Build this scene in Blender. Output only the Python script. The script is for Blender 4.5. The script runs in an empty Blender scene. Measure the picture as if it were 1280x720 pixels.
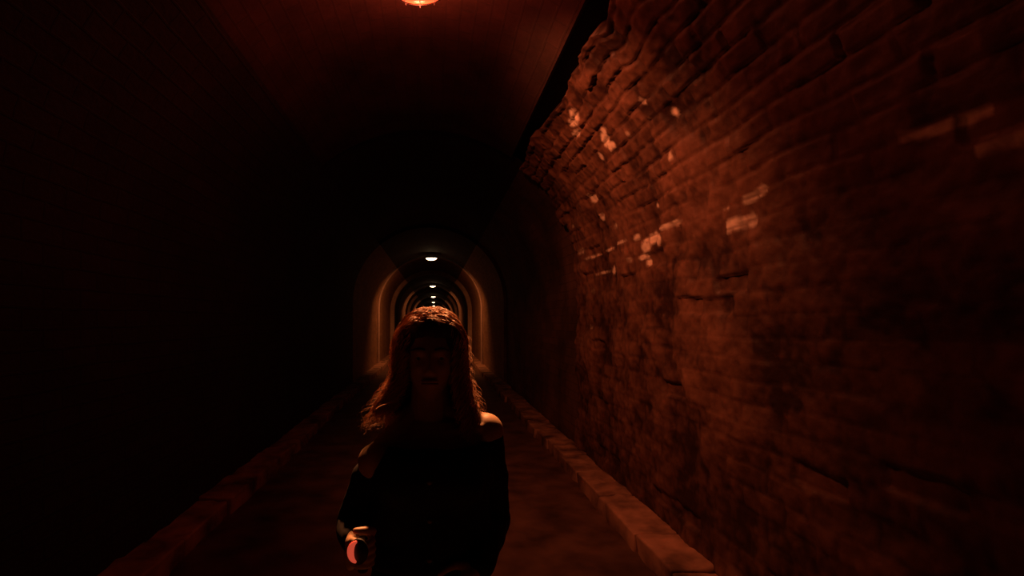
import bpy, bmesh, math, random
import numpy as np
from mathutils import Vector, Matrix, Euler
random.seed(7); rng = np.random.default_rng(11)
S = bpy.context.scene
COL = S.collection
PI = math.pi
EYE = 1.6

# ------------------------------------------------------------------ helpers
def link(o, parent=None):
    COL.objects.link(o)
    if parent is not None: o.parent = parent
    return o

def mesh_obj(name, verts, faces, mat=None, parent=None, smooth=True):
    me = bpy.data.meshes.new(name)
    me.from_pydata([tuple(v) for v in verts], [], [tuple(int(i) for i in f) for f in faces])
    if smooth: me.shade_smooth()
    if mat: me.materials.append(mat)
    me.update()
    return link(bpy.data.objects.new(name, me), parent)

def bm_obj(name, bm, mat=None, parent=None, smooth=True):
    me = bpy.data.meshes.new(name); bm.to_mesh(me); bm.free()
    if smooth: me.shade_smooth()
    if mat: me.materials.append(mat)
    return link(bpy.data.objects.new(name, me), parent)

def tag(o, label=None, cat=None, group=None, kind=None):
    if label: o['label'] = label
    if cat: o['category'] = cat
    if group: o['group'] = group
    if kind: o['kind'] = kind
    return o

def copy_tree(o, parent=None):
    c = o.copy(); COL.objects.link(c); c.parent = parent
    for ch in list(o.children): copy_tree(ch, c)
    return c

def vnoise(x, y, seed=0):
    """smooth value noise, arrays in, 0..1 out"""
    xi = np.floor(x).astype(np.int64); yi = np.floor(y).astype(np.int64)
    fx = x-xi; fy = y-yi
    fx = fx*fx*(3-2*fx); fy = fy*fy*(3-2*fy)
    def h(a, b):
        n = (a*374761393 + b*668265263 + seed*982451653) & 0x7fffffff
        n = ((n ^ (n >> 13))*1274126177) & 0x7fffffff
        return ((n ^ (n >> 16)) & 0xffff)/65535.0
    return (h(xi,yi)*(1-fx)+h(xi+1,yi)*fx)*(1-fy) + (h(xi,yi+1)*(1-fx)+h(xi+1,yi+1)*fx)*fy

def fbm(x, y, seed=0, o=4):
    r = 0; a = .5; t = 0
    for k in range(o):
        r = r + a*vnoise(x*2**k, y*2**k, seed+k*17); t += a; a *= .5
    return r/t

# ------------------------------------------------------------------ materials
def new_mat(name):
    m = bpy.data.materials.new(name); m.use_nodes = True
    nt = m.node_tree; b = nt.nodes['Principled BSDF']
    return m, nt, b

def N(nt, t, **kw):
    n = nt.nodes.new(t)
    for k, v in kw.items(): setattr(n, k, v)
    return n

def ramp(nt, stops):
    r = N(nt, 'ShaderNodeValToRGB'); e = r.color_ramp.elements
    while len(e) < len(stops): e.new(.5)
    for el, (p, c) in zip(e, stops): el.position = p; el.color = (*c, 1)
    return r

def simple(name, col, rough=.6, metal=0., nscale=0, namt=.3, bump=0., spec=.5, sheen=0):
    m, nt, b = new_mat(name)
    b.inputs['Roughness'].default_value = rough; b.inputs['Metallic'].default_value = metal
    b.inputs['Specular IOR Level'].default_value = spec
    b.inputs['Base Color'].default_value = (*col, 1)
    if sheen: b.inputs['Sheen Weight'].default_value = sheen
    if nscale:
        tc = N(nt, 'ShaderNodeTexCoord'); n = N(nt, 'ShaderNodeTexNoise')
        n.inputs['Scale'].default_value = nscale; n.inputs['Detail'].default_value = 6
        nt.links.new(tc.outputs['Object'], n.inputs['Vector'])
        r = ramp(nt, [(.3, tuple(c*(1-namt) for c in col)), (.7, tuple(min(1, c*(1+namt)) for c in col))])
        nt.links.new(n.outputs['Fac'], r.inputs['Fac']); nt.links.new(r.outputs['Color'], b.inputs['Base Color'])
        if bump:
            bp = N(nt, 'ShaderNodeBump'); bp.inputs['Strength'].default_value = bump; bp.inputs['Distance'].default_value = .01
            nt.links.new(n.outputs['Fac'], bp.inputs['Height']); nt.links.new(bp.outputs['Normal'], b.inputs['Normal'])
    return m

def brick_mat(name, c1, c2, mortar, soot=.5, rough=.75, bw=.27, bh=.105, spec=.5, bump=.6):
    m, nt, b = new_mat(name)
    uv = N(nt, 'ShaderNodeTexCoord')
    nz = N(nt, 'ShaderNodeTexNoise'); nz.inputs['Scale'].default_value = 3.0; nz.inputs['Detail'].default_value = 5
    nt.links.new(uv.outputs['UV'], nz.inputs['Vector'])
    mixv = N(nt, 'ShaderNodeVectorMath', operation='MULTIPLY_ADD')
    nt.links.new(nz.outputs['Color'], mixv.inputs[0]); mixv.inputs[1].default_value = (.03, .03, 0)
    nt.links.new(uv.outputs['UV'], mixv.inputs[2])
    br = N(nt, 'ShaderNodeTexBrick'); br.inputs['Scale'].default_value = 1
    br.inputs['Brick Width'].default_value = bw; br.inputs['Row Height'].default_value = bh
    br.inputs['Mortar Size'].default_value = .009; br.inputs['Mortar Smooth'].default_value = .4
    br.inputs['Color1'].default_value = (*c1, 1); br.inputs['Color2'].default_value = (*c2, 1)
    br.inputs['Mortar'].default_value = (*mortar, 1)
    nt.links.new(mixv.outputs[0], br.inputs['Vector'])
    n2 = N(nt, 'ShaderNodeTexNoise'); n2.inputs['Scale'].default_value = 1.1; n2.inputs['Detail'].default_value = 9; n2.inputs['Roughness'].default_value = .65
    nt.links.new(uv.outputs['UV'], n2.inputs['Vector'])
    rp = ramp(nt, [(.35, (1-soot,)*3), (.68, (1, 1, 1))]); nt.links.new(n2.outputs['Fac'], rp.inputs['Fac'])
    mul = N(nt, 'ShaderNodeMix', data_type='RGBA', blend_type='MULTIPLY'); mul.inputs['Factor'].default_value = 1
    nt.links.new(br.outputs['Color'], mul.inputs[6]); nt.links.new(rp.outputs['Color'], mul.inputs[7])
    nt.links.new(mul.outputs[2], b.inputs['Base Color'])
    n3 = N(nt, 'ShaderNodeTexNoise'); n3.inputs['Scale'].default_value = 22; n3.inputs['Detail'].default_value = 6
    nt.links.new(uv.outputs['UV'], n3.inputs['Vector'])
    ad = N(nt, 'ShaderNodeMath', operation='MULTIPLY_ADD'); ad.inputs[1].default_value = -.9
    nt.links.new(br.outputs['Fac'], ad.inputs[0]); nt.links.new(n3.outputs['Fac'], ad.inputs[2])
    bp = N(nt, 'ShaderNodeBump'); bp.inputs['Strength'].default_value = bump; bp.inputs['Distance'].default_value = .012
    nt.links.new(ad.outputs[0], bp.inputs['Height']); nt.links.new(bp.outputs['Normal'], b.inputs['Normal'])
    b.inputs['Roughness'].default_value = rough; b.inputs['Specular IOR Level'].default_value = spec
    return m

M_far = brick_mat('lit_tone_brick_lining', (.30, .17, .10), (.20, .11, .07), (.24, .18, .13), .35, .62)  # lighter lining for the lit stretch, lamp light put into its colour
M_dark = brick_mat('shade_dark_recessed_stone', (.035, .022, .016), (.022, .014, .011), (.02, .015, .012), .6, .85, .5, .25)  # near-black stone, shade between lamps and overhead put into its colour
M_left = brick_mat('shade_dark_left_brick', (.030, .016, .011), (.018, .010, .008), (.015, .01, .008), .6, .8)  # left wall's shade put into its brick colour
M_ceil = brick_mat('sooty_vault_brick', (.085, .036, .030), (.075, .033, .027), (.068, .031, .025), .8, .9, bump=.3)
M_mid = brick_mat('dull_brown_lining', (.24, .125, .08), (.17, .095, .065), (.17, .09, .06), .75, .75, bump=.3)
M_rib = brick_mat('pale_stone_rib', (.55, .40, .34), (.48, .35, .29), (.4, .3, .24), .4, .7, .6, .3)
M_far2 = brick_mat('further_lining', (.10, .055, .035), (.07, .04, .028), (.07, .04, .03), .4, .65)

def worn_wall_mat():
    m, nt, b = new_mat('worn_red_brick')
    t = N(nt, 'ShaderNodeAttribute', attribute_name='tone'); p = N(nt, 'ShaderNodeAttribute', attribute_name='pale')
    r = ramp(nt, [(0, (.035, .014, .009)), (.35, (.17, .082, .050)), (.7, (.30, .15, .095)), (1, (.50, .27, .17))])
    nt.links.new(t.outputs['Fac'], r.inputs['Fac'])
    mx = N(nt, 'ShaderNodeMix', data_type='RGBA'); nt.links.new(p.outputs['Fac'], mx.inputs['Factor'])
    nt.links.new(r.outputs['Color'], mx.inputs[6]); mx.inputs[7].default_value = (.95, .82, .66, 1)
    nt.links.new(mx.outputs[2], b.inputs['Base Color'])
    tc = N(nt, 'ShaderNodeTexCoord'); n = N(nt, 'ShaderNodeTexNoise'); n.inputs['Scale'].default_value = 45; n.inputs['Detail'].default_value = 5
    nt.links.new(tc.outputs['Object'], n.inputs['Vector'])
    bp = N(nt, 'ShaderNodeBump'); bp.inputs['Strength'].default_value = .35; bp.inputs['Distance'].default_value = .006
    nt.links.new(n.outputs['Fac'], bp.inputs['Height']); nt.links.new(bp.outputs['Normal'], b.inputs['Normal'])
    b.inputs['Roughness'].default_value = .6
    return m
M_worn = worn_wall_mat()
M_floor = simple('damp_dark_asphalt', (.085, .045, .03), .55, nscale=3.5, namt=.6, bump=.5)
M_kerb = simple('worn_pale_stone_kerb', (.27, .155, .105), .75, nscale=4, namt=.85, bump=.9)
M_metal = simple('dull_grey_metal', (.12, .10, .09), .5, .7, nscale=20)
M_cable = simple('black_cable', (.02, .018, .016), .5)

# ------------------------------------------------------------------ tunnel section
XC, A0, ZS = -.145, 1.8, 2.0                    # arch centre line, half width, springing height
TH0 = math.radians(50.5)                         # where the haunch lining stops
def prof(s, a=A0):
    """right side profile: s in metres up the wall and round the arch (of the nominal lining), a = half width"""
    if s <= ZS: return XC+a, s, 1, 0
    th = (s-ZS)/A0
    return XC+a*math.cos(th), ZS+a*math.sin(th), math.cos(th), math.sin(th)
S_HAUNCH = ZS+A0*TH0
S_CROWN = ZS+A0*PI/2

def strip(s0, s1, ns, ys, a, side):
    vs = []; uv = []
    for y in ys:
        for i in range(ns+1):
            s = s0+(s1-s0)*i/ns
            x, z, _, _ = prof(s, a)
            if side < 0: x = 2*XC-x
            vs.append((x, y, z)); uv.append((y, s))
    fs = []
    for j in range(len(ys)-1):
        for i in range(ns):
            k = j*(ns+1)+i
            f = (k, k+ns+1, k+ns+2, k+1)
            fs.append(f if side > 0 else f[::-1])
    return vs, uv, fs

def collar(s0, s1, ns, y, a1, a2, side):
    vs = []; uv = []; fs = []
    for i in range(ns+1):
        s = s0+(s1-s0)*i/ns
        for a in (a1, a2):
            x, z, _, _ = prof(s, a)
            if side < 0: x = 2*XC-x
            vs.append((x, y, z)); uv.append((y+a, s))
    for i in range(ns): fs.append((2*i, 2*i+1, 2*i+3, 2*i+2))
    return vs, uv, fs

class Acc:
    def __init__(s): s.v = []; s.uv = []; s.f = []; s.m = []
    def add(s, part, mi):
        vs, uv, fs = part; o = len(s.v)
        s.v += vs; s.uv += uv; s.f += [tuple(i+o for i in f) for f in fs]; s.m += [mi]*len(fs)
    def build(s, name, mats, smooth=True):
        o = mesh_obj(name, s.v, s.f, None, None, smooth)
        for m in mats: o.data.materials.append(m)
        o.data.polygons.foreach_set('material_index', s.m)
        l = o.data.uv_layers.new(name='UVMap')
        idx = np.zeros(len(o.data.loops), int); o.data.loops.foreach_get('vertex_index', idx)
        l.data.foreach_set('uv', np.array(s.uv)[idx].ravel())
        tag(o, kind='structure'); return o

AW = A0+.07                                      # slightly wider, duller stretches
END = 118.0
# arch ribs standing proud of the lining: (start, half width)
RIBS = [(17.4, 1.755), (22.6, 1.63), (31.4, 1.67), (36.6, 1.63)]+[(45.4+13.8*k, 1.66) for k in range(5)]
# stretches: (start, end, half width, material) 1 = painted shade, 2 = lining painted lamp-lit, 4 = dull lining, 5 = rib, 6 = further lining
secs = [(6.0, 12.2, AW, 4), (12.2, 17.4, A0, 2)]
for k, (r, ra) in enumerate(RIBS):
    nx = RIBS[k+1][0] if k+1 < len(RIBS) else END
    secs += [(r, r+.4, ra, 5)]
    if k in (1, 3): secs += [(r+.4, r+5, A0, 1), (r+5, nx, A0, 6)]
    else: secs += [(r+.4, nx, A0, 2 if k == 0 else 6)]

def build_side(side):
    acc = Acc(); top = S_HAUNCH
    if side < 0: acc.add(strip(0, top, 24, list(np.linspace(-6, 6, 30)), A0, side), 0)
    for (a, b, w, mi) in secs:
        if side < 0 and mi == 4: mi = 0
        w = A0 if side < 0 and w == AW else w
        acc.add(strip(0, top, 24, list(np.linspace(a, b, 5)), w, side), mi)
        if mi == 5:
            acc.add(collar(0, top, 24, a, w, A0, side), mi); acc.add(collar(0, top, 24, b, w, A0, side), mi)
    if side > 0: acc.add(collar(0, top, 24, 12.2, A0, AW, side), 4)
    return acc
accL = build_side(-1); wl = accL.build('wall_left', [M_left, M_dark, M_far, M_worn, M_mid, M_rib, M_far2])
accR = build_side(1);  accR.add(strip(0, S_HAUNCH, 24, list(np.linspace(-6, .7, 12)), A0, 1), 3)

# near right wall: worn brick lining with real relief
def near_wall():
    y0, y1, ds = .7, 6.02, .0125
    ny = int((y1-y0)/ds); ns = int(S_HAUNCH/ds)
    Y, Sg = np.meshgrid(np.linspace(y0, y1, ny), np.linspace(0, S_HAUNCH, ns), indexing='ij')
    bh, bw = .118, .33
    wob = (fbm(Y*1.3, Sg*1.3, 3)-.5)*.10
    row = (Sg+wob)/bh; ri = np.floor(row); fr = row-ri
    joff = np.where(ri % 2 == 0, 0, .5)+vnoise(ri*1.7, ri*0+.5, 9)*.3
    col = Y/bw+joff+(fbm(Y*3, Sg*3, 5)-.5)*.16; ci = np.floor(col); fc = col-ci
    def hsh(a, b, sd):
        n = np.sin(a*127.1+b*311.7+sd*74.7)*43758.5453; return n-np.floor(n)
    br = hsh(ri, ci, 1); br2 = hsh(ri, ci, 2)
    em = np.minimum(fr, 1-fr)*bh; en = np.minimum(fc, 1-fc)*bw
    edge = np.minimum(em, en)+(fbm(Y*14, Sg*14, 21)-.5)*.02
    inner = np.clip((edge-.003)/.013, 0, 1); inner = inner*inner*(3-2*inner)
    emaj = np.clip((em+(fbm(Y*9, Sg*9, 22)-.5)*.02-.002)/.012, 0, 1)
    big = fbm(Y*1.6, Sg*1.6, 31, 5); mid = fbm(Y*6, Sg*6, 41, 4); fine = fbm(Y*22, Sg*22, 51, 3)
    wear = np.clip((fbm(Y*.8+4, Sg*.8, 61)-.42)*5, 0, 1)          # where the joints are worn away / rendered over
    upz = np.clip((Sg-1.9)/.8, .25, 1)
    depth = (.010*inner*(.15+.85*wear)+.003*emaj*(1-wear)+.016*br*inner*(.15+.85*wear))*upz+.08*(big-.5)+.045*(mid-.5)+.011*(fine-.5)
    hole = np.clip((hsh(ri, ci, 5)-.93)*40, 0, 1)*inner; depth -= hole*.022
    # pale lime streaks and patches: centre (y, s), size (y, s), strength
    def px(u, v):                                                # spot on the wall along a sight line
        best = None
        for s in np.linspace(.3, S_HAUNCH, 500):
            x, z, _, _ = prof(s)
            D = 640*x/(u-543)
            e = abs(400-640*(z-EYE)/D-v)
            if best is None or e < best[0]: best = (e, D, s)
        return best[1], best[2]
    pale = np.zeros_like(Y)
    for (u, v, ru, rs, st) in [(756,178,.07,.09,1.3),(764,182,.05,.05,.9),(749,196,.05,.05,1.),(715,150,.16,.06,1.1),(719,166,.12,.05,1.),(712,140,.12,.05,.8),(734,143,.07,.04,.5),
                         (740,250,.10,.05,1.2),(736,245,.08,.04,.8),(751,272,.09,.04,1.2),(769,283,.08,.04,.8),(752,164,.06,.05,.8),
                         (805,308,.11,.06,1.5),(814,298,.10,.05,1.3),(794,297,.08,.03,1.3),(800,322,.12,.03,1.1),(822,300,.08,.05,1.1),
                         (831,284,.12,.025,1.2),(841,279,.12,.025,1.1),(806,328,.05,.04,.9),(777,302,.2,.02,1.),(760,312,.2,.02,.9),(738,322,.3,.03,.9),(727,314,.22,.06,.7),
                         (750,341,.3,.02,.8),(764,337,.08,.05,1.),(740,364,.1,.05,.7),(785,325,.1,.04,.7),(738,392,.1,.04,.6),(738,408,.1,.05,.6),(717,283,.15,.05,.5),
                         (800,128,.04,.05,.7),(808,150,.06,.08,.55),(836,145,.05,.05,.7),(782,170,.05,.06,.5),(838,195,.06,.05,.6),(818,258,.05,.03,.7),(700,62,.1,.05,.4)]:
        cy, cs = px(u, v)
        q = ((Y-cy)/ru)**2+((Sg-cs)/rs)**2
        pale = np.maximum(pale, st*np.exp(-q*1.1))
    # the broken line of lime along the band goes on towards the near end of the wall
    cs = px(835, 283)[1]
    nearband = np.exp(-((Sg-cs+.03*np.sin(Y*5))/.03)**2)*np.clip((3.6-Y)*2, 0, 1)*.9*np.clip((fbm(Y*5, Sg*0, 78)-.38)*5, 0, 1)
    nearband2 = np.exp(-((Sg-cs+.13)/.05)**2)*np.clip((3.6-Y)*2, 0, 1)*.8*(vnoise(Y*4, Sg*0, 77) > .55)
    pale = np.maximum(pale, np.maximum(nearband, nearband2))
    gr = fbm(Y*16, Sg*20, 71, 4)
    pale = np.clip((pale*(.35+1.3*gr)-.42)*2.6, 0, 1)*(.35+.65*inner)
    blot = np.clip((fbm(Y*7.5, Sg*7.5, 141, 3)-.60)*9, 0, 1)
    tone = .29+.16*(br2-.5)*inner+.8*(big-.5)+.5*(mid-.5)+.35*(fine-.5)-.06*(1-inner)-.16*blot
    tone -= .16*np.clip((1.25-Sg)/1.0, 0, 1)                       # darker towards the foot of the wall
    tone += .10*np.clip(1-np.abs(Sg-2.15)/.5, 0, 1)
    tone = np.clip(tone, 0, 1)
    # shape
    Sg = Sg+np.clip((Sg-S_HAUNCH+.5)/.5, 0, 1)*((fbm(Y*3.5, Y*0+2.2, 91, 4)-.5)*.22)
    th = np.clip((Sg-ZS)/A0, 0, None); ct = np.cos(th); st_ = np.sin(th)
    up = Sg <= ZS
    X0 = np.where(up, XC+A0, XC+A0*ct); Z0 = np.where(up, Sg, ZS+A0*st_)
    nx = np.where(up, 1, ct); nz = np.where(up, 0, st_)
    edgefade = np.clip((y1-Y)/.05, 0, 1)
    Yd = Y+np.where(Y > y1-.3, (fbm(Sg*5, Sg*0+.3, 81)-.5)*.35*(Y-(y1-.3))/.3, 0)
    r = depth-.02
    V = np.stack([X0-nx*r, Yd, Z0-nz*r], -1).reshape(-1, 3)
    # joint face at the far end, turning outwards
    ret = np.stack([X0[-1]+nx[-1]*.30, Yd[-1]+.01, Z0[-1]+nz[-1]*.30], -1)
    V = np.concatenate([V, ret]); base = ny*ns
    I = np.arange(ny*ns).reshape(ny, ns)
    F = np.stack([I[:-1, :-1], I[1:, :-1], I[1:, 1:], I[:-1, 1:]], -1).reshape(-1, 4)
    j = np.arange(ns-1); F2 = np.stack([I[-1, :-1], base+j, base+j+1, I[-1, 1:]], -1)
    # upper lip, turning back into the dark groove
    lip = np.stack([X0[:, -1]+nx[:, -1]*.16, Y[:, -1], Z0[:, -1]+nz[:, -1]*.16], -1); b2 = len(V); V = np.concatenate([V, lip])
    i = np.arange(ny-1); F3 = np.stack([I[:-1, -1], I[1:, -1], b2+i+1, b2+i], -1)
    UV = np.stack([Y.ravel(), Sg.ravel()], -1)
    UV = np.concatenate([UV, np.stack([Y[-1], Sg[-1]], -1), np.stack([Y[:, -1], Sg[:, -1]], -1)])
    T = np.concatenate([tone.ravel(), tone[-1]*.4, tone[:, -1]*.5]); P = np.concatenate([pale.ravel(), np.zeros(ns), np.zeros(ny)])
    return V, np.concatenate([F, F2, F3]), UV, T, P
V, F, UV, T, P = near_wall()
nb = len(accR.v)
accR.v += [tuple(v) for v in V]; accR.uv += [tuple(u) for u in UV]; accR.f += [tuple(int(i)+nb for i in f) for f in F]; accR.m += [3]*len(F)
wr = accR.build('wall_right', [M_left, M_dark, M_far, M_worn, M_mid, M_rib, M_far2])
tone = np.full(nb, .3); pale = np.zeros(nb)
for nm, a in (('tone', np.concatenate([tone, T])), ('pale', np.concatenate([pale, P]))):
    at = wr.data.attributes.new(nm, 'FLOAT', 'POINT'); at.data.foreach_set('value', a.astype(np.float32))

# ceiling vault
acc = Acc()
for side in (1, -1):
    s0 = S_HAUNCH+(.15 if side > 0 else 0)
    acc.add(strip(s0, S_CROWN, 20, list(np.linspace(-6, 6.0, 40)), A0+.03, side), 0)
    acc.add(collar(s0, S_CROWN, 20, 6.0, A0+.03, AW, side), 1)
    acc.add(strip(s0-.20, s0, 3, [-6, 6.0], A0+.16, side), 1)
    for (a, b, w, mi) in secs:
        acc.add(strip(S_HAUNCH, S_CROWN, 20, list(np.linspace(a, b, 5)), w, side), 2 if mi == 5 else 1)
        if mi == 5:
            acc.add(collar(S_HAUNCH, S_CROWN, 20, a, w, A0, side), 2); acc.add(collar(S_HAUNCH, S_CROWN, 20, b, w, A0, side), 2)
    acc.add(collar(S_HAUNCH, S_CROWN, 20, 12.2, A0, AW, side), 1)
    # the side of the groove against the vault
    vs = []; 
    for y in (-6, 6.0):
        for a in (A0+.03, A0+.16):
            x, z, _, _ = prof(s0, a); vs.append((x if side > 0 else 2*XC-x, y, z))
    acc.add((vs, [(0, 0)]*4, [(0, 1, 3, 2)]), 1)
M_farceil = brick_mat('ring_vault_stone', (.12, .08, .065), (.10, .07, .05), (.08, .06, .05), .7, .7)  # rib crowns darker than their pale sides, overhead shade put into the colour
acc.build('ceiling', [M_ceil, M_dark, M_farceil])

# floor, kerbs
def floor_grid():
    xs = np.linspace(XC-AW-.1, XC+AW+.1, 60); ys = np.concatenate([np.linspace(-6, 12, 240), np.linspace(12.5, END, 60)])
    X, Yg = np.meshgrid(xs, ys, indexing='xy')
    Z = (fbm(X*2.2+9, Yg*2.2, 5)-.5)*.012
    Z -= np.clip(Z+10, 0, 0)
    V = np.stack([X, Yg, Z-.006], -1).reshape(-1, 3); I = np.arange(X.size).reshape(X.shape)
    F = np.stack([I[:-1, :-1], I[:-1, 1:], I[1:, 1:], I[1:, :-1]], -1).reshape(-1, 4)
    return V, F
V, F = floor_grid(); tag(mesh_obj('floor', V, F, M_floor), kind='structure')

def kerb(name, side, y0, y1):
    bm = bmesh.new(); y = y0; n = 0
    while y < y1:
        L = .62+random.uniform(-.12, .2)+(3 if y > 14 else 0); g = .012
        xi = XC+side*(A0-.27+random.uniform(-.02, .02)); xo = XC+side*(A0+.04)
        h = .12+random.uniform(-.012, .012)
        r = bmesh.ops.create_cube(bm, size=1, matrix=Matrix.Translation(((xi+xo)/2, y+L/2, h/2-.02)) @ Matrix.Rotation(random.uniform(-.015, .015), 4, 'Z') @ Matrix.Diagonal((abs(xo-xi), L-g, h+.04, 1)))
        ed = {e for v in r['verts'] for e in v.link_edges}
        nb = bmesh.ops.bevel(bm, geom=list(ed), offset=.018, segments=3, affect='EDGES', profile=.6)
        y += L
    bmesh.ops.subdivide_edges(bm, edges=[e for e in bm.edges if e.calc_length() > .15], cuts=4, use_grid_fill=True)
    for v in bm.verts:
        a = np.array([v.co.x*6+v.co.z*5]); b = np.array([v.co.y*6+v.co.z*3])
        d_ = float(fbm(a, b, 3)[0])-.5; e_ = float(fbm(a*3, b*3, 8)[0])-.5; v.co.x -= side*(d_*.07+e_*.03); v.co.z += d_*.05+e_*.025
    o = bm_obj(name, bm, M_kerb); tag(o, kind='structure'); return o
kerb('trim_1', 1, -6, END-.5); kerb('trim_2', -1, -6, END-.5)
for nm, y in (('wall_back', END), ('wall_front', -6.0)):
    vs = [(XC+AW*1.02*math.cos(a), y, ZS+AW*1.02*math.sin(a)) for a in np.linspace(0, PI, 30)]
    vs = [(XC+AW*1.02, y, -.02)]+vs+[(XC-AW*1.02, y, -.02)]
    tag(mesh_obj(nm, vs, [tuple(range(len(vs)))], M_dark, None, False), kind='structure')

# ------------------------------------------------------------------ lamps
def emis(name, col, st):
    m, nt, b = new_mat(name); b.inputs['Base Color'].default_value = (*col, 1)
    b.inputs['Emission Color'].default_value = (*col, 1); b.inputs['Emission Strength'].default_value = st; b.inputs['Roughness'].default_value = .3
    return m
LX = -.10
def make_lamp(lens_mat):
    t = bpy.data.objects.new('tunnel_lamp', None); COL.objects.link(t)
    bm = bmesh.new()                                             # back box fixed under the crown
    bmesh.ops.create_cube(bm, size=1, matrix=Matrix.Translation((0, 0, .03)) @ Matrix.Diagonal((.36, .19, .06, 1)))
    bmesh.ops.bevel(bm, geom=list(bm.edges), offset=.012, segments=3, affect='EDGES')
    bm_obj('housing', bm, M_metal, t)
    for x in (-.1, .1):                                          # hanging brackets
        bm = bmesh.new()
        bmesh.ops.create_cone(bm, segments=10, radius1=.012, radius2=.012, depth=.14, cap_ends=True, matrix=Matrix.Translation((x, 0, .12)))
        bm_obj('bracket', bm, M_metal, t)
    bm = bmesh.new()                                             # bulging lens
    bmesh.ops.create_uvsphere(bm, u_segments=28, v_segments=14, radius=1, matrix=Matrix.Diagonal((.155, .08, .075, 1)))
    bmesh.ops.delete(bm, geom=[v for v in bm.verts if v.co.z > .005], context='VERTS')
    bm_obj('lens', bm, lens_mat, t)
    vs = []; bm = bmesh.new()                                    # wire guard
    def ring(pts, r=.003):
        prev = None
        for i, p in enumerate(pts):
            p = Vector(p); d_ = (Vector(pts[min(i+1, len(pts)-1)])-Vector(pts[max(i-1, 0)])).normalized()
            a = d_.orthogonal().normalized(); b_ = d_.cross(a)
            cur = [bm.verts.new(p+r*(math.cos(q)*a+math.sin(q)*b_)) for q in (0, PI/2, PI, 3*PI/2)]
            if prev:
                for k_ in range(4): bm.faces.new((prev[k_], prev[(k_+1) % 4], cur[(k_+1) % 4], cur[k_]))
            prev = cur
    for x in (-.09, 0, .09):
        w = math.sqrt(1-(x/.17)**2)
        ring([(x, .095*w*math.cos(q), -.09*w*math.sin(q)) for q in np.linspace(0, PI, 14)])
    ring([(.17*math.cos(q), 0.0, -.09*math.sin(q)) for q in np.linspace(0, PI, 20)])
    bm_obj('guard', bm, M_metal, t)
    return t
lens_near = emis('orange_lamp_lens', (1, .16, .06), .7)
lens_far = emis('amber_lamp_lens', (1, .66, .36), 9)
LZ = 3.63
lamps = []
base = make_lamp(lens_near); base.location = (LX+.01, 3.2, LZ+.03)
tag(base, 'orange bulkhead lamp close overhead, cut off by the top of the view', 'lamp', 'lamps along the tunnel crown')
fb = None
labels = ['bright amber lamp hanging inside the first arch, largest of the row above the head',
          'second amber lamp down the tunnel, just below the brightest one',
          'third amber lamp down the tunnel, last of the larger dots above the hair',
          'tiny distant lamp dot just under the three larger amber lamps',
          'tiny distant lamp dot touching the top of the hair, lowest seen']
for i, D in enumerate([16.8, 30.6, 44.6, 58.6, 73.0]):
    if fb is None:
        fb = make_lamp(lens_far); o = fb
    else: o = copy_tree(fb)
    o.location = (LX, D, LZ); tag(o, labels[i], 'lamp', 'lamps along the tunnel crown')
    s = [1.15, 1.05, 1.2, 1.0, 1.0][i]; o.scale = (s, s, 1)

def light(kind, name, loc, energy, col, target=None, **kw):
    L = bpy.data.lights.new(name, kind); L.energy = energy; L.color = col
    for k_, v in kw.items(): setattr(L, k_, v)
    o = bpy.data.objects.new(name, L); COL.objects.link(o); o.location = loc
    if target is not None: o.rotation_euler = (Vector(target)-Vector(loc)).to_track_quat('-Z', 'Y').to_euler()
    return o
RED = (1, .22, .06)
light('SPOT', 'wall_side_beam', (LX+.02, 3.22, LZ-.10), 140, (1, .225, .08), (1.62, 4.6, 1.4), spot_size=math.radians(117), spot_blend=.85, shadow_soft_size=.05)
light('SPOT', 'path_side_beam', (LX+.01, 3.15, LZ-.10), 1000, (1, .33, .11), (-.02, 1.45, 1.40), spot_size=math.radians(34), spot_blend=.5, shadow_soft_size=.05)
light('POINT', 'crown_glow', (LX, 3.3, LZ-.14), 14.0, (1, .13, .055), shadow_soft_size=.05)
for D, e in zip([16.8, 30.6, 44.6, 58.6, 73.0, 87, 101], [230, 170, 150, 120, 120, 120, 120]):
    light('SPOT', 'far_lamp_light', (LX, D+.05, LZ-.10), e, (1, .28, .075), (LX, D+1.6, 0), spot_size=math.radians(146), spot_blend=.7, shadow_soft_size=.08)

# ------------------------------------------------------------------ the woman
PX, PY = -.012, 1.45
person = bpy.data.objects.new('person', None); COL.objects.link(person); person.location = (PX, PY, 0)
tag(person, 'woman with long curly hair walking towards us, backlit, in dark off-shoulder jacket', 'person')

def capsule(bm, p0, p1, r0, r1, seg=14, flat=(1, 1)):
    """tapered round-ended limb piece; flat = scale of the two cross axes"""
    p0 = Vector(p0); p1 = Vector(p1); d_ = p1-p0; L = d_.length; z = d_.normalized()
    a = Vector((1, 0, 0)); a = (a-z*a.dot(z))
    if a.length < .1: a = Vector((0, 1, 0)); a = a-z*a.dot(z)
    a.normalize(); b_ = z.cross(a)
    rings = []
    n = 5
    for i in range(n+1):
        q = -PI/2+PI/2*i/n; rings.append((math.sin(q)*r0, math.cos(q)*r0))
    for i in range(n+1):
        q = PI/2*i/n; rings.append((L+math.sin(q)*r1, math.cos(q)*r1))
    prev = None
    for (h, r) in rings:
        r = max(r, 1e-5)
        cur = [bm.verts.new(p0+z*h+r*flat[0]*math.cos(2*PI*k_/seg)*a+r*flat[1]*math.sin(2*PI*k_/seg)*b_) for k_ in range(seg)]
        if prev:
            for k_ in range(seg): bm.faces.new((prev[k_], prev[(k_+1) % seg], cur[(k_+1) % seg], cur[k_]))
        else: bm.faces.new(cur[::-1])
        prev = cur
    bm.faces.new(prev)

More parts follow.
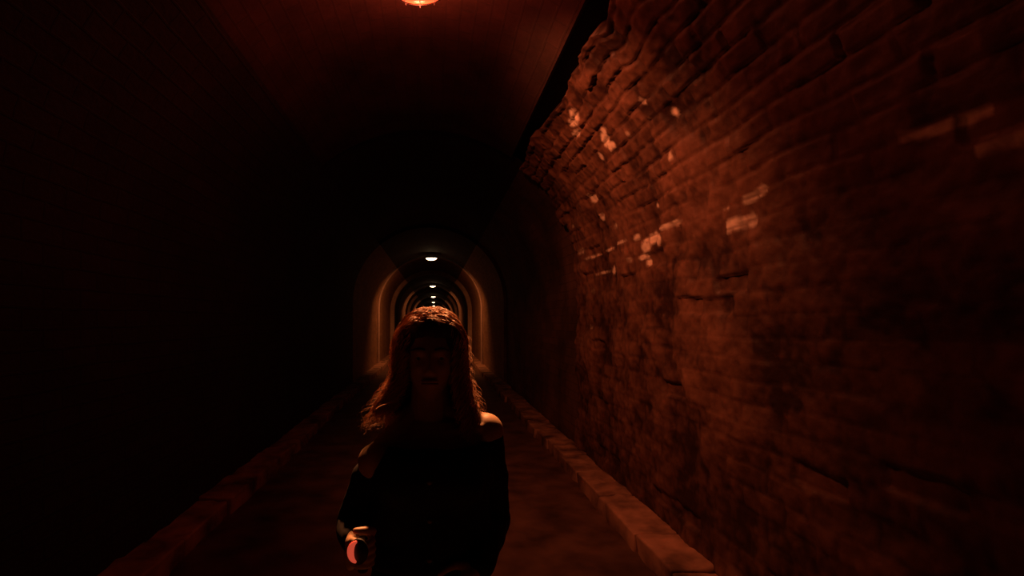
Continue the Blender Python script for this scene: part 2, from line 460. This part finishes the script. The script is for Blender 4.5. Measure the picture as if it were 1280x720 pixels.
def ellip(bm, c, r, rot=None):
    M = Matrix.Translation(c) @ (rot.to_matrix().to_4x4() if rot else Matrix()) @ Matrix.Diagonal((*r, 1))
    bmesh.ops.create_uvsphere(bm, u_segments=24, v_segments=16, radius=1, matrix=M)

def loft(bm, rings, seg=32, cap=True):
    """rings: (cx, cy, z, rx, ry)"""
    prev = None
    for (cx, cy, z, rx, ry) in rings:
        cur = []
        for k_ in range(seg):
            q = 2*PI*k_/seg; c = math.cos(q); s_ = math.sin(q)
            e = .85
            cur.append(bm.verts.new((cx+rx*math.copysign(abs(c)**e, c), cy+ry*math.copysign(abs(s_)**e, s_), z)))
        if prev:
            for k_ in range(seg): bm.faces.new((prev[k_], prev[(k_+1) % seg], cur[(k_+1) % seg], cur[k_]))
        elif cap: bm.faces.new(cur[::-1])
        prev = cur
    if cap: bm.faces.new(prev)

def remeshed(name, bm, voxel, mat, parent, smooth_it=6, disp=None):
    bmesh.ops.recalc_face_normals(bm, faces=bm.faces)
    me = bpy.data.meshes.new('tmp'); bm.to_mesh(me); bm.free()
    o = bpy.data.objects.new('tmp', me); COL.objects.link(o)
    m = o.modifiers.new('r', 'REMESH'); m.mode = 'VOXEL'; m.voxel_size = voxel; m.use_smooth_shade = True
    s_ = o.modifiers.new('s', 'SMOOTH'); s_.iterations = smooth_it; s_.factor = .5
    dg = bpy.context.evaluated_depsgraph_get()
    me2 = bpy.data.meshes.new_from_object(o.evaluated_get(dg))
    bpy.data.objects.remove(o)
    me2.name = name; me2.materials.clear(); me2.materials.append(mat); me2.shade_smooth()
    if disp:
        me2.update()
        co = np.zeros(len(me2.vertices)*3); me2.vertices.foreach_get('co', co); co = co.reshape(-1, 3)
        nr = np.zeros(len(me2.vertices)*3); me2.vertices.foreach_get('normal', nr); nr = nr.reshape(-1, 3)
        co = co+nr*disp(co)[:, None]; me2.vertices.foreach_set('co', co.ravel()); me2.update()
    return link(bpy.data.objects.new(name, me2), parent)

M_skin = simple('warm_skin', (.56, .36, .23), .5, nscale=60, namt=.08)
M_skin.node_tree.nodes['Principled BSDF'].inputs['Subsurface Weight'].default_value = .1
M_skin.node_tree.nodes['Principled BSDF'].inputs['Subsurface Radius'].default_value = (.01, .004, .002)
M_jacket = simple('black_woven_jacket', (.018, .015, .016), .8, nscale=90, namt=.3, spec=.25)
M_trouser = simple('dark_denim', (.02, .018, .022), .8, nscale=120, namt=.3, spec=.25)
M_boot = simple('black_leather_boots', (.015, .012, .011), .45)
M_lips = simple('lips', (.42, .13, .12), .4)
M_eye = simple('eye_white', (.35, .30, .27), .5)
M_iris = simple('brown_iris', (.06, .025, .012), .15)
m, nt, b = new_mat('curly_brown_hair'); M_hair = m
b.inputs['Base Color'].default_value = (.30, .135, .065, 1); b.inputs['Roughness'].default_value = .5; b.inputs['Specular IOR Level'].default_value = .5
tcn = N(nt, 'ShaderNodeAttribute', attribute_name='strand'); rr = ramp(nt, [(0, (.20, .085, .042)), (1, (.72, .35, .18))])
nt.links.new(tcn.outputs['Fac'], rr.inputs['Fac']); nt.links.new(rr.outputs['Color'], b.inputs['Base Color'])
M_hairmass = simple('dark_hair_mass', (.05, .022, .012), .7, nscale=80, namt=.4)

HC = Vector((0, 0, 1.492))                                       # head centre
def head_bm(bm):
    n0 = len(bm.verts)
    r = bmesh.ops.create_uvsphere(bm, u_segments=96, v_segments=72, radius=1)
    for v in r['verts']:
        x, y, z = v.co                                            # face looks to -Y
        X = x*.076; Yv = y*.096; Z = z*.112
        if z < 0:                                                  # jaw narrows to the chin
            t = -z; X *= 1-.38*t**1.6; Yv = Yv*(1-.28*t**1.5)-(.018*t if y < .3 else -.0)
            if y > 0: Yv *= 1-.25*t
        if y > 0 and z > -.3: Yv *= 1.06
        if y < 0:
            f = max(0, -y)
            g = lambda cx, cz, sx, sz: math.exp(-((X-cx)/sx)**2-((Z-cz)/sz)**2)
            dY = 0
            for s_ in (-1, 1):
                dY += .011*g(s_*.031, .004, .016, .011)           # sockets
                dY -= .0045*g(s_*.032, .024, .022, .008)          # brows
                dY -= .005*g(s_*.042, -.022, .018, .016)          # cheekbones
                dY -= .0075*g(s_*.0105, -.033, .006, .006)        # nostrils
                dY += .003*g(s_*.028, -.062, .008, .008)
            dY -= .010*g(0, -.004, .007, .02)+.017*g(0, -.026, .009, .012)   # nose
            dY -= .0065*g(0, -.0535, .017, .0045)+.0065*g(0, -.0635, .015, .005)  # lips
            dY += .003*g(0, -.0585, .02, .0018)
            dY -= .008*g(0, -.092, .018, .014)                     # chin
            Yv += dY*min(1, f*2.2)
        v.co = Vector((X, Yv, Z))+HC
    for s_ in (-1, 1):                                             # ears
        ellip(bm, HC+Vector((s_*.077, .012, -.008)), (.008, .017, .031), Euler((.15, 0, s_*.35)))
        ellip(bm, HC+Vector((s_*.083, .018, -.002)), (.005, .016, .027), Euler((.15, 0, s_*.5)))

bm = bmesh.new(); head_bm(bm)
for s_ in (-1, 1):                                                # eyelids
    for sg, hh in ((1, .0078), (-1, .0072)):
        P0 = [HC+Vector((s_*.031+.0155*math.cos(q), -.0815+.0055*abs(math.cos(q))**2, .004+sg*hh*math.sin(q))) for q in np.linspace(0, PI, 9)]
        for i in range(8): capsule(bm, P0[i], P0[i+1], .0036, .0036, seg=8)
capsule(bm, (0, .022, 1.44), (0, .03, 1.29), .052, .060)          # neck
ellip(bm, (0, .045, 1.30), (.135, .05, .045))                     # trapezius
for s_ in (-1, 1):
    capsule(bm, (s_*.03, .035, 1.345), (s_*.152, .02 if s_ > 0 else -.03, 1.290 if s_ > 0 else 1.212), .035, .042)
    capsule(bm, (s_*.02, -.035, 1.285), (s_*.14, -.02 if s_ > 0 else -.04, 1.300 if s_ > 0 else 1.255), .012, .012)   # collar bones
loft(bm, [(0.01, .02, 1.315, .085, .05), (0.01, .012, 1.25, .140, .08), (0, .0, 1.19, .155, .10), (0, 0, 1.12, .14, .098), (0, .01, 1.03, .118, .085), (0, .012, .98, .125, .088), (0, .015, .90, .160, .108), (0, .02, .84, .168, .112), (0, .02, .78, .15, .10)])
for s_ in (-1, 1): ellip(bm, (s_*.075, -.072, 1.175), (.062, .055, .06))
# arms: her right (screen left) bent forward, holding the added red light; her left with the hand in the pocket
SR, ER, WR = Vector((-.148, -.045, 1.212)), Vector((-.225, .045, 1.00)), Vector((-.190, -.155, 1.040))
SL, EL, WL = Vector((.160, .02, 1.283)), Vector((.188, .070, 1.010)), Vector((.130, -.105, .955))
for (a, e, w) in ((SR, ER, WR), (SL, EL, WL)):
    ellip(bm, a, (.05, .05, .05)); capsule(bm, a, e, .044, .034); capsule(bm, e, w, .036, .023)
# her left hand, held loosely in front of the hip
hd = Vector((-.55, -.50, -.50)).normalized(); hn = Vector((-.45, .75, -.3)); hn = (hn-hd*hn.dot(hd)).normalized(); hu = hd.cross(hn); hu = hu if hu.z > 0 else -hu
capsule(bm, WL, WL+hd*.03, .023, .026, flat=(.75, 1))
for o_, e_ in ((-.021, .070), (-.007, .075), (.007, .076), (.021, .074)):
    capsule(bm, WL+hd*.022+hu*o_*.55, WL+hd*e_+hu*o_, .0145, .0115, flat=(.85, 1))
for o_, e_, l_ in ((-.024, .070, .050), (-.008, .075, .062), (.009, .076, .067), (.026, .073, .060)):
    p = WL+hd*e_+hu*o_; ang = .25
    for q_, (f_, r_) in enumerate(((.45, .0092), (.32, .0085), (.23, .0076))):
        v_ = hd*math.cos(ang)+hn*math.sin(ang)+hu*o_*1.2; n_ = p+v_*l_*f_*1.1; capsule(bm, p, n_, r_, r_-.0006, seg=12); p = n_; ang += .38
p = WL+hd*.022+hu*.020
for v_, l_, r_ in ((hd*.55+hu*.75+hn*.35, .036, .012), (hd*.85+hu*.40+hn*.3, .028, .0100), (hd*.95+hu*.1+hn*.4, .020, .0088)):
    n_ = p+v_.normalized()*l_; capsule(bm, p, n_, r_, r_-.001, seg=12); p = n_
# her right fist, round the upright handle of the added light
G = Vector((-.158, -.235, 1.058))                                 # axis of the added light
capsule(bm, WR, WR+Vector((.004, -.035, .008)), .024, .030, flat=(.75, 1.05))
capsule(bm, WR+Vector((.0, -.03, .022)), WR+Vector((.002, -.070, .026)), .018, .018, flat=(.8, 1))
capsule(bm, WR+Vector((.0, -.03, -.018)), WR+Vector((.002, -.068, -.022)), .018, .017, flat=(.8, 1))
capsule(bm, WR+Vector((.0, -.03, .0)), WR+Vector((.0, -.074, .0)), .018, .018, flat=(.8, 1))
RG = .0245
fing = [(.022, 1.0), (.0045, 1.05), (-.013, 1.02), (-.0295, .9)]
tips = []
for (dz, k_) in fing:
    pts = []
    for q in (205, 250, 300, 350, 395):
        a = math.radians(q)
        pts.append(G+Vector((RG*k_*math.cos(a), RG*k_*math.sin(a), dz+(q-205)*-.00002)))
    rad = [.0098, .0094, .0088, .0082, .0072]
    for i in range(4): capsule(bm, pts[i], pts[i+1], rad[i], rad[i+1], seg=12)
    capsule(bm, WR+Vector((.0, -.066, dz*1.05)), pts[0], .0105, .0098, seg=12)
tb = [WR+Vector((.018, -.028, .018)), G+Vector((.022, .012, .036)), G+Vector((.008, -.012, .048)), G+Vector((-.014, -.020, .050))]
for i in range(3): capsule(bm, tb[i], tb[i+1], (.0125, .0105, .0095)[i], (.0105, .0095, .008)[i], seg=12)
# legs, mid-stride
for s_, hip, kn, an, toe in ((-1, (-.085, .01, .86), (-.085, -.07, .475), (-.08, -.10, .085), (-.085, -.235, .03)), (1, (.085, .02, .86), (.082, .055, .475), (.08, .17, .105), (.088, .055, .03))):
    capsule(bm, hip, kn, .085, .052); capsule(bm, kn, an, .052, .036)
    c_ = Vector(kn)*.6+Vector(an)*.4+Vector((0, .018, 0)); ellip(bm, c_, (.044, .044, .10))
    capsule(bm, an, Vector(an)+Vector((0, .03, -.045)), .034, .028); capsule(bm, Vector(an)+Vector((0, 0, -.04)), toe, .032, .024)
body = remeshed('body', bm, .0036, M_skin, person, 4)

# face details
for s_ in (-1, 1):
    e = bmesh.new(); bmesh.ops.create_uvsphere(e, u_segments=20, v_segments=14, radius=.0118, matrix=Matrix.Translation(HC+Vector((s_*.031, -.0725, .004))))
    eo = bm_obj('eye', e, M_eye, person)
    e = bmesh.new(); bmesh.ops.create_uvsphere(e, u_segments=16, v_segments=10, radius=.0058, matrix=Matrix.Translation(HC+Vector((s_*.031, -.0797, .004))) @ Matrix.Diagonal((1, .9, 1, 1)))
    bm_obj('iris', e, M_iris, eo)
    e = bmesh.new()
    P0 = [HC+Vector((s_*(.014+.036*t), -.091+.010*t*t+.004*t, .025+.007*math.sin(PI*(.15+.8*t)))) for t in np.linspace(0, 1, 8)]
    for i in range(7): capsule(e, P0[i], P0[i+1], .003-.0015*i/7, .003-.0015*(i+1)/7, seg=8)
    bm_obj('eyebrow', e, M_hairmass, person)
e = bmesh.new()
for sz, zz in ((1, -.0545), (-1, -.0625)):
    P0 = [HC+Vector((x, -.0958+.55*x*x/.02*.3+(0 if sz > 0 else .002), zz-(abs(x)*.0*sz))) for x in np.linspace(-.021, .021, 9)]
    for i in range(8): capsule(e, P0[i], P0[i+1], .0034*math.cos((i-4)/5.2), .0034*math.cos((i-3)/5.2), seg=8)
bm_obj('lips', e, M_lips, person)

# jacket: wide neckline that leaves the shoulder tops bare
def folds(co):
    a = co[:, 0]*30+co[:, 1]*22; z = co[:, 2]*26
    return (fbm(a*.35, z*.5, 4)-.5)*.016+np.sin(z*1.3+np.sin(a)*1.2)*.0022
bm = bmesh.new()
loft(bm, [(0.012, .004, 1.255, .145, .10), (0.006, -.004, 1.23, .162, .128), (0, -.006, 1.18, .176, .134), (0, 0, 1.10, .172, .122), (0, .008, 1.0, .176, .122), (.0, .012, .94, .188, .130), (0, .015, .925, .184, .126)], 40)
for (a, e_, w) in ((SR, ER, WR), (SL, EL, WL)):
    d_ = (e_-a).normalized(); s0 = a+d_*(.035 if a.x > 0 else .06)
    capsule(bm, s0, e_, .052, .052); capsule(bm, e_, w+(e_-w)*(.12 if a.x < 0 else .04), .052, .040)
for s_ in (-1, 1): ellip(bm, (s_*.078, -.078, 1.175), (.074, .066, .072))
jacket = remeshed('jacket', bm, .006, M_jacket, person, 6, folds)
for z0 in (1.19, 1.09, .99):
    e = bmesh.new(); bmesh.ops.create_cone(e, segments=18, radius1=.008, radius2=.007, depth=.004, cap_ends=True, matrix=Matrix.Translation((0, -.150 if z0 < 1.15 else -.156, z0)) @ Matrix.Rotation(PI/2, 4, 'X'))
    bm_obj('button', e, M_metal, jacket)
# trousers and boots
bm = bmesh.new()
loft(bm, [(0, .014, .99, .135, .098), (0, .016, .90, .165, .114), (0, .02, .83, .172, .118), (0, .02, .77, .155, .105)], 36)
for hip, kn, an in (((-.085, .01, .84), (-.085, -.07, .475), (-.08, -.10, .13)), ((.085, .02, .84), (.082, .055, .475), (.08, .165, .15))):
    capsule(bm, hip, kn, .092, .064); capsule(bm, kn, an, .064, .054)
remeshed('trousers', bm, .006, M_trouser, person, 6, lambda co: folds(co)*.6)
for an, toe in (((-.08, -.10, .15), (-.085, -.25, .038)), ((.08, .165, .16), (.088, .045, .038))):
    bm = bmesh.new(); an = Vector(an); toe = Vector(toe)
    heel = Vector((an.x, toe.y+.20, .045)); capsule(bm, an, heel, .043, .043); capsule(bm, heel, toe, .042, .034); capsule(bm, toe, toe+Vector((0, -.02, -.006)), .034, .028)
    capsule(bm, heel+Vector((0, .0, -.022)), toe+Vector((0, -.02, -.018)), .02, .018, flat=(2, 1)) if False else None
    remeshed('boot', bm, .005, M_boot, person, 4)

# hair ------------------------------------------------------------
def side_pt(phi, z):
    """outer surface of the hair at angle phi (0 = towards the camera, pi = behind), x>0 screen right"""
    s_ = math.sin(phi); c = -math.cos(phi)
    if z > HC.z+.02:
        t = min(1, (z-HC.z-.02)/.115); k_ = math.sqrt(max(0, 1-t*t)); rx, ry = .099*k_, .118*k_; cx, cy = 0, .014
    else:
        t = (HC.z+.02-z)
        rx = .098+.02*max(0, t-.05); ry = .118-.05*t; cx = 0; cy = .014+.05*t
        if s_ < 0: rx += .62*max(0, t-.075)*1.0
        else: rx += .30*max(0, t-.075)
    return Vector((cx+rx*s_, cy+ry*c, z))
strands_v = []; strands_f = []; strands_a = []
def add_strand(pts, r, val):
    global strands_v, strands_f, strands_a
    n = len(pts); pts = np.array(pts); tg = np.gradient(pts, axis=0); tg /= np.linalg.norm(tg, axis=1)[:, None]+1e-9
    ref = np.array([.3, .9, .2]); a = np.cross(tg, ref); a /= np.linalg.norm(a, axis=1)[:, None]+1e-9; b_ = np.cross(tg, a)
    w = r*np.minimum(1, 1.15-np.linspace(0, 1, n)**3)[:, None]
    o = sum(len(x) for x in strands_v[-1:]) if False else add_strand.n
    ring = np.stack([pts+w*(math.cos(q)*a+math.sin(q)*b_) for q in (0, 2.094, 4.189)], 1).reshape(-1, 3)
    strands_v.append(ring); strands_a.append(np.full(3*n, val))
    i = np.arange(n-1)*3+o
    for k_ in range(3):
        k2 = (k_+1) % 3
        strands_f.append(np.stack([i+k_, i+k2, i+3+k2, i+3+k_], 1))
    add_strand.n += 3*n
add_strand.n = 0
def hair_strand(phi, lift, zend, clump_ph, inner):
    # root on the parting / crown, fan out, fall
    root_phi = phi+random.gauss(0, .06)
    pts = []; ztop = HC.z+.02+.115
    zroot = random.uniform(HC.z+.045, ztop-.002)
    n = 64; L = zroot-zend
    amp = random.uniform(.006, .013); wl = random.uniform(.030, .05); ph = clump_ph+random.gauss(0, .35)
    drift = random.gauss(0, .10)
    for i in range(n):
        t = i/(n-1); z = zroot-L*t
        p = side_pt(root_phi+drift*t, z)
        ctr = Vector((0, .03, z)); out = (p-ctr); sc = inner+(lift)*(.3+.7*t)
        p = ctr+out*sc
        am = amp*min(1, .25+t*2.0)
        q = ph+2*PI*(L*t)/wl
        tang = Vector((math.cos(root_phi), math.sin(root_phi), 0)); on = out.normalized() if out.length > 1e-4 else Vector((0, 0, 1))
        p = p+tang*am*math.cos(q)+on*am*.8*math.sin(q)+Vector((0, 0, am*.5*math.sin(q+1)))
        pts.append(p)
    return pts
for cl in range(250):
    side = random.random()
    phi = random.uniform(.80, 2*PI-.80); cph = random.uniform(0, 6.28); val = random.uniform(.1, 1)
    ze = random.uniform(1.17, 1.33); inner = random.uniform(.86, 1.02)
    if phi > 3.0: ze = random.uniform(1.285, 1.39)
    for k_ in range(8):
        p_ = phi+random.gauss(0, .035)
        if not (.74 < p_ < 2*PI-.74): continue
        add_strand(hair_strand(p_, random.uniform(-.02, .07), ze+random.uniform(-.02, .02), cph, inner+random.gauss(0, .01)), .0013, min(1, max(0, val+random.gauss(0, .12))))
# crown hair, swept across the top from the parting
for cl in range(190):
    x0 = random.uniform(-.02, .03); y0 = random.uniform(-.062, .10); sgn = random.choice((-1, 1)); cph = random.uniform(0, 6.28); val = random.uniform(.3, 1)
    spread = random.uniform(.5, 1.25)
    for k_ in range(7):
        pts = []; ph = cph+random.gauss(0, .3); yy = y0+random.gauss(0, .004); wl = random.uniform(.05, .10); amp = random.uniform(.002, .006); up = random.uniform(.0, .012)
        for i in range(34):
            t = i/33; th = t*spread*1.25
            X = x0*(1-t)+sgn*(.101+up*.5)*math.sin(th); ky = math.sqrt(max(.08, 1-((yy-.014)/.125)**2))
            Zz = HC.z+.018+(.113+up)*math.cos(th)*ky
            q = ph+2*PI*t*.14/wl
            pts.append(Vector((X, yy*(1)+amp*math.cos(q)+.03*t*math.sin(cph), Zz+amp*.7*math.sin(q))))
        add_strand(pts, .0012, min(1, max(0, val+random.gauss(0, .1))))
# fly-aways and a loose strand across the neck
for i in range(120):
    phi = random.uniform(.9, 2*PI-.9); add_strand(hair_strand(phi, random.uniform(.08, .22), random.uniform(1.31, 1.42), random.uniform(0, 6), 1.03), .0005, 1)
add_strand([Vector((-.14+.085*t, -.115+.01*math.sin(4*t), 1.368+.032*t+.003*math.sin(9*t))) for t in np.linspace(0, 1, 20)], .0009, 1)
hv = np.concatenate(strands_v); hf = np.concatenate(strands_f)
hair = bpy.data.objects.new('hair', bpy.data.meshes.new('hair')); hm = hair.data
hm.vertices.add(len(hv)); hm.vertices.foreach_set('co', hv.ravel())
hm.loops.add(len(hf)*4); hm.loops.foreach_set('vertex_index', hf.ravel().astype(np.int32))
hm.polygons.add(len(hf)); hm.polygons.foreach_set('loop_start', np.arange(0, len(hf)*4, 4, dtype=np.int32))
hm.update(calc_edges=True); hm.shade_smooth(); hm.materials.append(M_hair)
at = hm.attributes.new('strand', 'FLOAT', 'POINT'); at.data.foreach_set('value', np.concatenate(strands_a).astype(np.float32))
link(hair, person)
# dense inner mass under the curls
bm = bmesh.new()
ellip(bm, HC+Vector((0, .020, .028)), (.089, .100, .094))
ellip(bm, HC+Vector((0, -.048, .082)), (.060, .040, .032))
for s_ in (-1, 1): ellip(bm, HC+Vector((s_*.066, -.028, .035)), (.026, .045, .065))
for s_ in (-1, 1):
    for i in range(7 if s_ > 0 else 4):
        t = i/6; z = 1.50-.26*t; w = side_pt(s_*1.75 % (2*PI), z)
        ellip(bm, Vector((w.x*.80, .035+.01*t, z)), (.028+.022*t, .05, .04))
for i in range(6):
    t = i/5; ellip(bm, Vector((0, .085, 1.50-.2*t)), (.085+.03*t, .035, .05))
mass = remeshed('hair_mass', bm, .006, M_hairmass, hair, 6, lambda co: (fbm(co[:, 0]*60+co[:, 1]*50, co[:, 2]*22, 8)-.5)*.02)

# added glowing light in her fist, standing in for an unidentified red crescent
tw = bpy.data.objects.new('added_red_glow', None); COL.objects.link(tw); tw.location = (PX+G.x, PY+G.y, G.z-.05)
tag(tw, 'unidentified red crescent, added as a glowing light in the fist at the lower left of the woman', 'light')
bm = bmesh.new(); bmesh.ops.create_cone(bm, segments=24, radius1=.012, radius2=.012, depth=.082, cap_ends=True, matrix=Matrix.Translation((0, 0, .036)))
bmesh.ops.bevel(bm, geom=list(bm.edges), offset=.002, segments=2, affect='EDGES'); bm_obj('handle', bm, M_cable, tw)
tw_m = emis('red_glow_crescent', (1, .11, .055), .48)
bm = bmesh.new(); P0 = [Vector((-.006-.0155*math.sin(q), -.046, .062+.0235*math.cos(q))) for q in np.linspace(.25, PI-.35, 12)]
for i in range(11):
    w0 = .0035+.0045*math.sin(PI*i/11); w1 = .0035+.0045*math.sin(PI*(i+1)/11); capsule(bm, P0[i], P0[i+1], w0, w1, seg=12)
bm_obj('lens', bm, tw_m, tw)
bm = bmesh.new(); bmesh.ops.create_cone(bm, segments=32, radius1=.031, radius2=.029, depth=.008, cap_ends=True, matrix=Matrix.Translation((-.004, -.040, .060)) @ Matrix.Rotation(PI/2, 4, 'X') @ Matrix.Diagonal((.72, 1, 1, 1)))
bmesh.ops.bevel(bm, geom=list(bm.edges), offset=.0015, segments=2, affect='EDGES'); bm_obj('bezel', bm, M_cable, tw)

# ------------------------------------------------------------------ world, camera
w = bpy.data.worlds.new('World'); S.world = w; w.use_nodes = True
w.node_tree.nodes['Background'].inputs['Color'].default_value = (.004, .0008, .0002, 1); w.node_tree.nodes['Background'].inputs['Strength'].default_value = 0
cam = bpy.data.cameras.new('Camera'); co = bpy.data.objects.new('Camera', cam); COL.objects.link(co)
co.location = (0, 0, EYE); co.rotation_euler = (PI/2, 0, 0)
cam.sensor_width = 36; cam.lens = 18; cam.shift_x = 97/1280; cam.shift_y = 40/1280; cam.clip_start = .05; cam.clip_end = 300
S.camera = co
vs_ = S.view_settings; vs_.view_transform = 'Standard'; vs_.look = 'None'; vs_.gamma = 1; vs_.exposure = 0; vs_.use_curve_mapping = False
